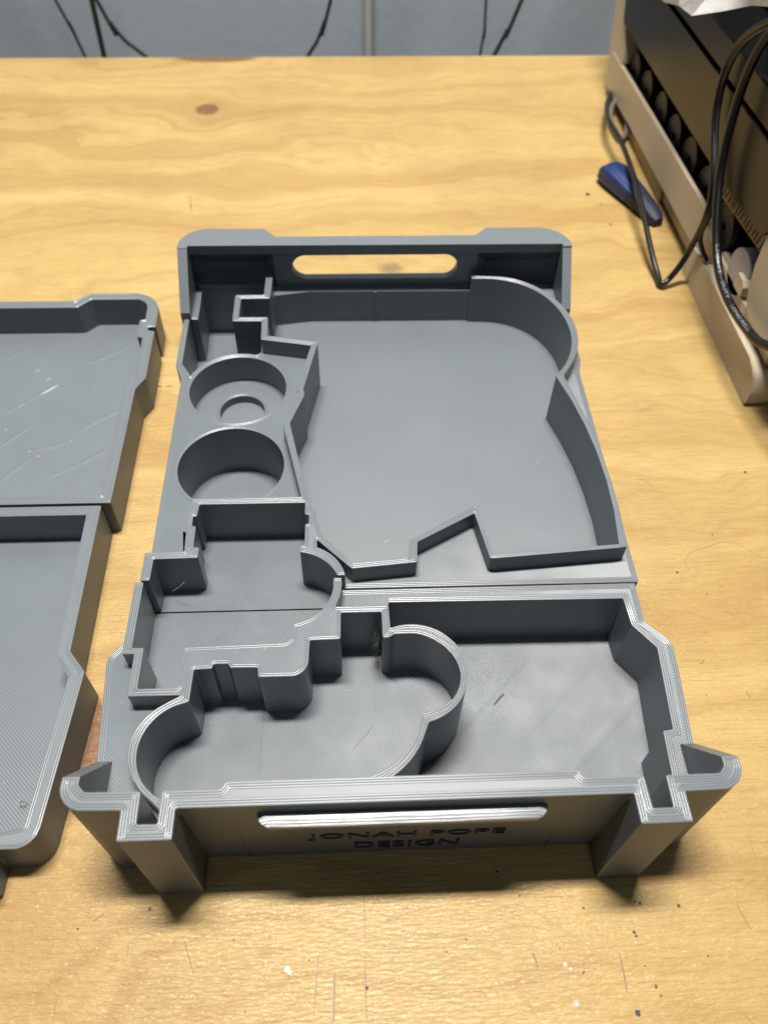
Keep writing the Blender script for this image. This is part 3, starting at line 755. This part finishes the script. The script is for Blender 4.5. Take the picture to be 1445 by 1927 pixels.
    # weld seam upright in the pocket's back wall
    bm = bmesh.new(); box(bm, 15.0, 16.2, 424.6, 426, ZG, ZD - .2, .2); finish('seam_rib', bm, M_SMOOTH, T)
    return T
rear = build_rear()

# ------------------------------------------------------------------ shallow lids on the left
def build_lids():
    LZ = 24.4; FZ = 4.2
    A = thing('shallow_lid', 'shallow grey plastic lid at the far left with a slit near its rear corner', 'plastic lid', (-240, 345, 0), 'shallow grey lids on the left')
    mx = lambda P, c: [(2 * c - x, y) for x, y in P]
    oR = [(-178.4, 436.0), (-170.9, 443.6), [(-142.7, 443.8), (-134, 441.6), (-127.6, 436.6), (-123.6, 428)], (-122.8, 408.8), (-127.3, 408.4), (-127.3, 405.4), (-122.9, 404.4), (-122.0, 361), (-126.7, 351.8), (-126.1, 265.9)]
    iR = [(-175.3, 429.1), (-168.0, 437.2), [(-139.4, 437.2), (-135, 435.6), (-132, 432.4), (-130.7, 428)], (-130.2, 416.2), (-133.6, 415.4), (-133.0, 399.2), (-129.4, 398.2), (-128.5, 361), (-133.0, 352.5), (-131.7, 271.1)]
    oL = [(-360, 265.9), (-361, 352), (-365, 361), (-365, 430), (-350, 443.6), (-316, 443.6), (-308.6, 436)]
    iL = [(-354.5, 271.1), (-354.5, 352), (-358.5, 361), (-358.5, 428), (-348, 437.2), (-319, 437.2), (-311.7, 429.1)]
    def lid(T, o, i, mtl, fmt, nb, wedge=None):
        o = contour(o, .8); i = contour(i, .8)
        o = o if sarea(o) > 0 else o[::-1]; i = i if sarea(i) > 0 else i[::-1]
        bm = bmesh.new(); prism(bm, o, [i], 0.2, LZ)
        b = finish('side_wall', bm, M_SMOOTH, T)
        bb = bmesh.new(); beads(bb, o, LZ, nb); beads(bb, i, LZ, nb, inward=False); finish('rim_bead', bb, M_BEAD, b, ang=1.2)
        solid('floor_plate', fmt, T, offset(i, .5), .6, FZ)
    lid(A, oL + oR, iL + iR, M_SMOOTH, M_LIDFLOOR, 2)
    rn = random.Random(9); bs_ = bmesh.new(); bc_ = bmesh.new()
    def ridge(b, P_, z, wd, h):
        P_ = catmull(P_, 6) if len(P_) > 2 else P_; rows = []
        for i_, q_ in enumerate(P_):
            a_ = Vector(P_[max(i_ - 1, 0)]); e_ = Vector(P_[min(i_ + 1, len(P_) - 1)]); t_ = (e_ - a_).normalized()
            f_ = .3 + .7 * math.sin(PI * (i_ + .5) / len(P_)) * rn.uniform(.8, 1.1)
            rows.append([b.verts.new(Vector((q_[0] - t_.y * o_ * wd * f_, q_[1] + t_.x * o_ * wd * f_, z + hh * h * f_)) * MM) for o_, hh in ((-1, -.1), (-.45, .8), (0, 1), (.45, .8), (1, -.1))])
        for a_, e_ in zip(rows, rows[1:]):
            for k_ in range(4): b.faces.new((a_[k_], a_[k_ + 1], e_[k_ + 1], e_[k_]))
    for P_ in ([(-211.4, 351.7), (-193.4, 368.8), (-178.9, 384.4)], [(-187.2, 322.1), (-176, 326), (-164.7, 330.4)], [(-205, 326.7), (-198, 335), (-190.7, 343.6)], [(-172.1, 301.4), (-157, 312), (-141.9, 323.1)],
               [(-172.8, 395.3), (-158, 405), (-142.6, 415.4)], [(-224.2, 401.3), (-216, 408), (-207.1, 414)], [(-198.2, 300), (-192, 309), (-184.7, 317.8)], [(-235, 330), (-222, 345), (-212, 356)], [(-160, 340), (-150, 349), (-138, 357)],
               [(-250, 370), (-235, 385), (-222, 399)], [(-240, 300), (-228, 312), (-218, 322)]): ridge(bs_, P_, FZ, rn.uniform(1.4, 2.8), .2)
    finish('print_ridge', bs_, M_LIDFLOOR, A)
    ridge(bc_, [(-191.5, 370.2), (-187, 374.6), (-182.6, 378.6)], FZ + .1, 1.0, .3)
    for x_, y_ in ((-198, 392), (-190, 384), (-187, 322), (-181, 318), (-165, 330), (-161, 377), (-176, 304), (-150, 352), (-205, 340)):
        ridge(bc_, [(x_ - rn.uniform(.5, 1.6), y_ - rn.uniform(.5, 1.4)), (x_, y_ + .2), (x_ + rn.uniform(.5, 1.6), y_ + rn.uniform(.5, 1.4))], FZ + .1, rn.uniform(.25, .5), .25)
    finish('print_scuff', bc_, M_SCUFF, A)['kind'] = 'stuff'
    B = thing('shallow_lid', 'shallow grey plastic lid at the near left with a rounded front corner', 'plastic lid', (-240, 180, 0), 'shallow grey lids on the left')
    oR = [(-130.5, 264.1), (-129.1, 179.7), (-120.8, 169.4), (-120.9, 165.3), (-124.8, 102.4), [(-125.6, 99.6), (-128, 96.6), (-131.6, 95), (-135, 94.7)], (-142.6, 94.7), (-142.6, 83.4), (-162, 83.4), (-162, 94.7), (-326, 94.7)]
    iR = [(-136.9, 258.2), (-134.9, 177.3), (-127.3, 166.9), (-131.2, 102.9), (-140, 101.6), (-338, 101.6)]
    oL = [(-352, 94.7), (-362, 102), (-366, 165), (-366, 169.4), (-357.5, 179.7), (-356, 264.1)]
    iL = [(-351, 101.6), (-356, 104), (-359.5, 166.9), (-351.8, 177.3), (-350, 258.2)]
    lid(B, oR + oL, iR + iL, M_LID, M_LID, 2)
build_lids()

# ------------------------------------------------------------------ cream machine at the right
def build_machine():
    T = thing('office_machine', 'cream office machine with dark smoked cover and a row of rollers, right edge', 'machine', (330, 570, 0))
    f = yz(0, 0)
    def side(name, P, x0, x1, mtl, bev=0, r=1.2):
        b2 = bmesh.new(); prism(b2, contour(P, r), [], x0, x1, fn=f)
        return finish(name, b2, mtl, T)
    side('side_panel', [(784, 10), (760, 10), (694, 13.5), (587, 17), (510, 19.5), (470, 21), (470, 37.5), (474, 37.5), (503, 48), (620, 44), (755, 38.5), (784, 38.5)], 247, 250.4, M_CREAM)
    side('rear_post', [(784.2, 10), (797, 31), (813, 71), (842, 160), (795, 160), (771, 88), (767, 68), (757, 49), (755.2, 38.7)], 247.6, 268, M_CREAM)
    side('back_wall', [(797, 12), (813, 71), (842, 160), (836, 160), (806, 71), (790, 12)], 268, 430, M_CREAM)
    # plinth with its flush hatch
    b = bmesh.new(); box(b, 253, 430, 412, 792, 1.5, 19, 2); plinth = finish('plinth', b, M_CREAM, T)
    side('hatch', [(700, 1.6), (590, 1.6), (590, 14.4), (700, 10.6)], 250.6, 253.4, M_TAN, r=.6)
    side('foot_block', [(499, .2), (499, 19), (494, 23), (475, 24.5), (372, 25), (360, 21), (354.5, 12), (354.5, .2)], 244.6, 268, M_CREAM, r=5)
    b = bmesh.new(); box(b, 250, 430, 352, 420, .6, 26, 10); finish('front_foot', b, M_CREAM, T)
    b = bmesh.new(); box(b, 251.5, 430, 362, 470, 24, 36, 2.5); finish('sill', b, M_CREAM, T)
    side('front_post', [(414, 84), (413, 63), (408, 46), (398, 36.2), (352, 36.2), (340, 50), (340, 130), (408, 124)], 247.2, 300, M_CREAM, r=2)
    side('bracket', [(430, 36.5), (417, 36.5), (417, 43), (421, 46), (430, 46)], 248.4, 256, M_CREAM, r=.6)
    # dark inside
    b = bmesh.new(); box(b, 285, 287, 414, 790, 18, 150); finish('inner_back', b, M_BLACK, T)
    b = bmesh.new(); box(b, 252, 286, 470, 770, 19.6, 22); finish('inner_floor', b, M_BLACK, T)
    # rollers
    proto = None
    for i, (y, z) in enumerate([(738, 39), (697, 41), (652, 43.5), (612, 44), (571, 46.5), (528, 47), (483, 45.5)]):
        if proto is None:
            b = bmesh.new(); prism(b, circle(0, 0, 15.5, 40), [circle(0, 0, 3, 16)], 0, 3.2, fn=f)
            prism(b, circle(0, 0, 15.6, 40), [circle(0, 0, 14.2, 40)], -.7, 4, fn=f)
            o = finish('roller', b, M_ROLLER, T); proto = o
        else:
            o = proto.copy(); COL.objects.link(o)
        o.location = Vector((255.5, y, z)) * MM; 
    b = bmesh.new(); prism(b, circle(436, 42, 15, 40), [], 251.5, 268, fn=f); finish('roller', b, M_ROLLER2, T)
    # bristles hanging behind the rollers
    rn = random.Random(3); pr = None
    for k in range(86):
        y = 765 - k * 3.3 + rn.uniform(-.8, .8)
        h = rn.uniform(12, 22)
        if pr is None:
            b = bmesh.new(); box(b, -.5, .5, -.9, .9, -1, 0); pr = finish('bristle', b, M_BRISTLE, T, smooth=False); o = pr
        else: o = pr.copy(); COL.objects.link(o)
        o.location = Vector((262 + rn.uniform(0, 5), y, 74 + (767 - y) * .02)) * MM
        o.scale = (1, rn.uniform(.5, 1.4), h); o.rotation_euler = (rn.gauss(-.12, .12), 0, 0)
    # comb strip beside the front post
    side('comb_strip', [(503, 61), (503, 73.5), (417, 78.8), (417, 67)], 251.4, 253.2, M_COMB, r=.4)
    pc = None
    for k in range(17):
        y = 500 - k * 4.9 + rn.uniform(-.7, .7)
        if pc is None:
            b = bmesh.new(); box(b, -.5, .5, -.55, .55, -6, 6); pc = finish('comb_tooth', b, M_BRISTLE, T, smooth=False); o = pc
        else: o = pc.copy(); COL.objects.link(o)
        o.location = Vector((251.2, y, 68.2 + (500 - y) * .06)) * MM; o.rotation_euler = (rn.gauss(.25, .12), 0, 0)
        o.scale = (1, rn.uniform(.6, 1.3), rn.uniform(.75, .95))
    # covers
    side('lower_cover', [(770, 68.2), (518, 74), (417, 80), (409, 90), (411, 116), (457, 119.6), (676, 115.4), (780, 112.5), (786, 104), (776, 80)], 245.6, 248.6, M_COVER, r=2)
    side('upper_cover', [(785, 116), (676, 119), (457, 123.4), (412, 124), (400, 140), (540, 139), (760, 134), (792, 132)], 246.2, 249, M_COVER, r=1)
    side('cover_gap', [(790, 110), (409, 112), (409, 128), (790, 122)], 250.2, 252, M_BLACK, r=.3)
    b = bmesh.new()
    prism(b, [(246.6, 138.9), (300, 139.5), (330, 152), (430, 152), (430, 128), (246.6, 128)], [], 404, 838, fn=lambda a, bb, c: (a, c, bb))
    finish('top_deck', b, M_TOPDARK, T)
    # rounded hump on the near side of the top
    b = bmesh.new(); prism(b, contour([(404, 128), (404, 150), (430, 168), (520, 172), (545, 160), (550, 128)], 12), [], 272, 430, fn=f); finish('top_hump', b, M_TOPDARK, T)
    b = bmesh.new(); box(b, 300.5, 430, 342, 403, 30, 128, 4); finish('front_wall', b, M_CREAM, T)
    return T
machine = build_machine()

# ------------------------------------------------------------------ plastic bag
def build_bag():
    rn = random.Random(5)
    bm = bmesh.new()
    ys = [(-1, 735, 112), (0, 661, 123), (1, 620, 132), (2, 583, 140), (3, 552, 154), (4, 522, 167), (5, 497, 175), (6, 440, 186), (7, 400, 192)]
    rows = []
    for j in range(9):
        row = []
        for k, y, z in ys:
            s = j / 8
            x = 238 - 4 * math.sin(s * 9 + k) + (18 * max(0, s - .3)) ** 1.35 + (3.5 if k == 2 else 0) * -1
            zz = z + 78 * (1 - (1 - s) ** 1.5) + rn.gauss(0, 2.5 if j else .6)
            row.append(bm.verts.new(Vector((x + rn.gauss(0, 2.2 if j else .5), y + rn.gauss(0, 3 if j else .6), zz)) * MM))
        rows.append(row)
    for a, b in zip(rows, rows[1:]):
        for i in range(len(ys) - 1): bm.faces.new((a[i], a[i + 1], b[i + 1], b[i]))
    # underside running back onto the machine's top
    back = [bm.verts.new(Vector((300 + rn.gauss(0, 3), y + 10, max(146, z + 14))) * MM) for k, y, z in ys]
    for i in range(len(ys) - 1): bm.faces.new((rows[0][i], rows[0][i + 1], back[i + 1], back[i]))
    o = finish('plastic_bag', bm, M_BAG, ang=.3)
    md = o.modifiers.new('thickness', 'SOLIDIFY'); md.thickness = .0002
    tag(o, 'translucent crumpled plastic bag on top of the cream machine at the upper right', 'bag')
build_bag()

# ------------------------------------------------------------------ cords on the machine
def build_cords():
    A = [(262, 455, 188), (246, 489, 173), (241.5, 524, 144), (240.5, 523, 108), (239.5, 483, 66), (238, 484, 26), (229, 479, 8), (222.7, 477, 4.2), (222.2, 486, 5), (220.5, 506.7, 12), (221.3, 543, 20),
         (223.3, 581.6, 24.2), (227.5, 644.2, 22), (226.7, 690.2, 20), (236, 733.3, 14), (250, 769, 10), (262, 800, 8)]
    bm = bmesh.new()
    tube(bm, A, 2.15, 12, 10)
    o = finish('power_cord', bm, M_CABLE)
    tag(o, 'black cord drooping to the bench in a tight loop, left of the machine', 'cord')
    bm = bmesh.new()
    A2 = [(264, 452, 187), (247.5, 486, 172), (242.5, 521.5, 143), (241.3, 520, 107.5), (240.6, 481, 66), (240, 479, 40), (246, 470, 27)]
    tube(bm, A2, 1.7, 10, 10)
    tag(finish('thin_cord', bm, M_CABLE), 'thin black cord running close beside the drooping looped cord', 'cord')
    bm = bmesh.new()
    B = [(262, 440, 196), (246, 470, 180), (239, 485, 163), (238, 491, 131), (238, 480, 86), (238, 447, 50), (238, 412, 39.5), (239, 370, 43), (241, 353, 49), (246, 325, 62), (255, 300, 74)]
    pts = tube(bm, B, 2.9, 16, 12)
    o = finish('power_cord', bm, M_CABLE)
    tag(o, 'thick black mains cord with printed lettering hanging across the machine front corner', 'cord')
    # printed lettering along the cord
    cum = [0]
    for a, b in zip(pts, pts[1:]): cum.append(cum[-1] + (b - a).length)
    camp = Vector((0, 0, 346.2))
    def frame(s):
        for i in range(len(cum) - 1):
            if cum[i + 1] >= s: break
        t = (s - cum[i]) / (cum[i + 1] - cum[i])
        q = pts[i].lerp(pts[i + 1], t); tg = (pts[i + 1] - pts[i]).normalized()
        v = (camp - q); v = (v - tg * v.dot(tg)).normalized()
        return q, tg, v
    # arc length at a given y on the falling side
    def s_at(y, zmax=90):
        best = min((abs(p_.y - y) + (1000 if (p_.z > zmax or i < 40) else 0), cum[i]) for i, p_ in enumerate(pts))
        return best[1]
    out = bmesh.new()
    for word, y0, y1 in (('LIGHT', 449, 431), ('DUTY', 425, 409), ('LONGWELL', 402, 373)):
        me = text_mesh(word)
        xs = [v.co.x for v in me.vertices]; yy = [v.co.y for v in me.vertices]
        s0, s1 = s_at(y0), s_at(y1)
        for v in me.vertices:
            u = (v.co.x - min(xs)) / (max(xs) - min(xs)); h = (v.co.y - min(yy)) / (max(yy) - min(yy)) - .5
            q, tg, nv = frame(s0 + (s1 - s0) * u)
            ac = nv.cross(tg)
            ang = h * 1.9 / 2.9 + .2
            v.co = (q + (nv * math.cos(ang) - ac * math.sin(-ang) * 1) * 2.98) * MM
        out.from_mesh(me)
    me = bpy.data.meshes.new('printed_lettering'); out.to_mesh(me); out.free()
    link('printed_lettering', me, M_PRINT, o)
    # pale loop of thin wire hanging behind
    bm = bmesh.new()
    tube(bm, [(256, 752, 18), (244, 741, 10), (239, 722, 6), (238.5, 702, 6), (241, 688, 5), (247, 696, 6), (252, 716, 9), (258, 736, 16)], 2.2, 10, 8)
    tag(finish('wire_loop', bm, M_STRAP), 'looped wire behind the black cord at the rear of the machine', 'wire')
build_cords()

# ------------------------------------------------------------------ blue handled tool
def build_tool():
    T = thing('blue_handled_tool', 'blue ribbed tool handle lying on the bench against the machine', 'hand tool', (222, 585, 0))
    ax0 = Vector((215, 630, 11)); ax1 = Vector((241, 556, 9))
    d = (ax1 - ax0).normalized(); sd = Vector((d.y, -d.x, 0)).normalized(); u = Vector((0, 0, 1))
    def loft(name, secs, mtl, ribs=0):
        bm = bmesh.new(); rings = []
        for t, wd, hh in secs:
            c = ax0.lerp(ax1, t); ring = []
            for k in range(36):
                a = 2 * PI * k / 36
                rb = 1 - (.07 * (1 if (k // 2) % 3 == 0 else 0) * ribs)
                ca, sa = math.cos(a), math.sin(a)
                x = abs(ca) ** .75 * (1 if ca > 0 else -1) * wd * rb; z = abs(sa) ** .75 * (1 if sa > 0 else -1) * hh * rb
                q = c + sd * x; q.z = hh + z + .2
                ring.append(bm.verts.new(q * MM))
            rings.append(ring)
        for a, b in zip(rings, rings[1:]):
            for k in range(36): bm.faces.new((a[k], a[(k + 1) % 36], b[(k + 1) % 36], b[k]))
        bm.faces.new(rings[0][::-1]); bm.faces.new(rings[-1])
        return finish(name, bm, mtl, T, ang=.9)
    loft('handle', [(0, 7, 4), (.02, 9.5, 6.5), (.07, 11.5, 8.2), (.18, 12, 8.8), (.3, 11.3, 8.4), (.45, 10.2, 7.8), (.56, 9.2, 7.2)], M_BLUE, 1)
    loft('grip', [(.55, 9.5, 7.4), (.7, 8.4, 6.6), (.86, 7.2, 5.8), (.95, 6, 4.5), (1, 4, 3.5)], M_NAVY, 1)
build_tool_ = build_tool()

# ------------------------------------------------------------------ cables on the wall
def build_wall_cables():
    Y = 928
    k = lambda x, z, y=Y: (x * (y / 895.0), y, 346.2 + (z - 346.2) * (y / 895.0))
    def cable(P, r, label, mtl=M_CABLE2, name='hanging_cable', cat='cable'):
        P = [k(x, z) for x, z in P]
        a, b = Vector(P[0]), Vector(P[1]); c, d = Vector(P[-1]), Vector(P[-2])
        P = [tuple(a + (a - b).normalized() * 330 + Vector((0, 0, 60)))] + P + [tuple(c + (c - d).normalized() * 120)]
        bm = bmesh.new(); tube(bm, P, r, 10, 8)
        return tag(finish(name, bm, mtl), label, cat, 'cables hanging behind the bench')
    cable([(-284, 41), (-277, 22), (-270, -9)], 1.5, 'thin black cable behind the bench, farthest left on the wall')
    cable([(-249, 41), (-249.5, 20), (-250, -9)], 2.7, 'thick straight black cable at left, between two thinner ones')
    cable([(-244, 41), (-236, 22), (-225, 5), (-209, -9)], 2.0, 'black cable curving rightward beside the thick straight one')
    cable([(-14, 42), (-21, 23), (-29, 5), (-39, -9)], 1.9, 'black cable slanting left beside the white conduit')
    cable([(141.5, 42), (143, 18), (141, -9)], 1.4, 'thin upright black cable right of the white conduit')
    cable([(177, 42), (167, 16), (156, -9)], 2.2, 'black slanting cable nearest the machine')
    bm = bmesh.new(); tube(bm, [(23.5 * 968 / 895, 968, 500), (23.5 * 968 / 895, 968, 100), (23.8 * 968 / 895, 968, -300)], 4.4, 16, 2)
    tag(finish('conduit', bm, M_PIPE), 'white upright conduit on the blue-grey wall', 'pipe')
build_wall_cables()

# ------------------------------------------------------------------ stray filament hairs
def hairs():
    def hair(P, r, label, mtl=M_THREAD, name='filament_hair'):
        bm = bmesh.new(); tube(bm, P, r, 5, 6)
        tag(finish(name, bm, mtl), label, 'plastic hair', 'stray plastic hairs')
    hair([(-86.5, 209, 27), (-82.5, 207, 33), (-79, 206.5, 38)], .14, 'pale plastic hair across the left corner of the stepped box')
    hair([(-143, 117.5, 4.6), (-141.6, 118.6, 8), (-141, 118, 11), (-140.2, 119, 5)], .2, 'short curled plastic hair on the near left lid floor')
    rn = random.Random(2); bm = bmesh.new()
    for i in range(16):
        q = [(8.5 + rn.gauss(0, .9), 175 + rn.gauss(0, 3), 32 + rn.gauss(0, 5)) for _ in range(5)]
        tube(bm, q, .1, 4, 5)
    tag(finish('dust_fluff', bm, M_FLUFF), 'dark tuft of fluff in the notch of the trefoil pocket', 'fluff')
hairs()
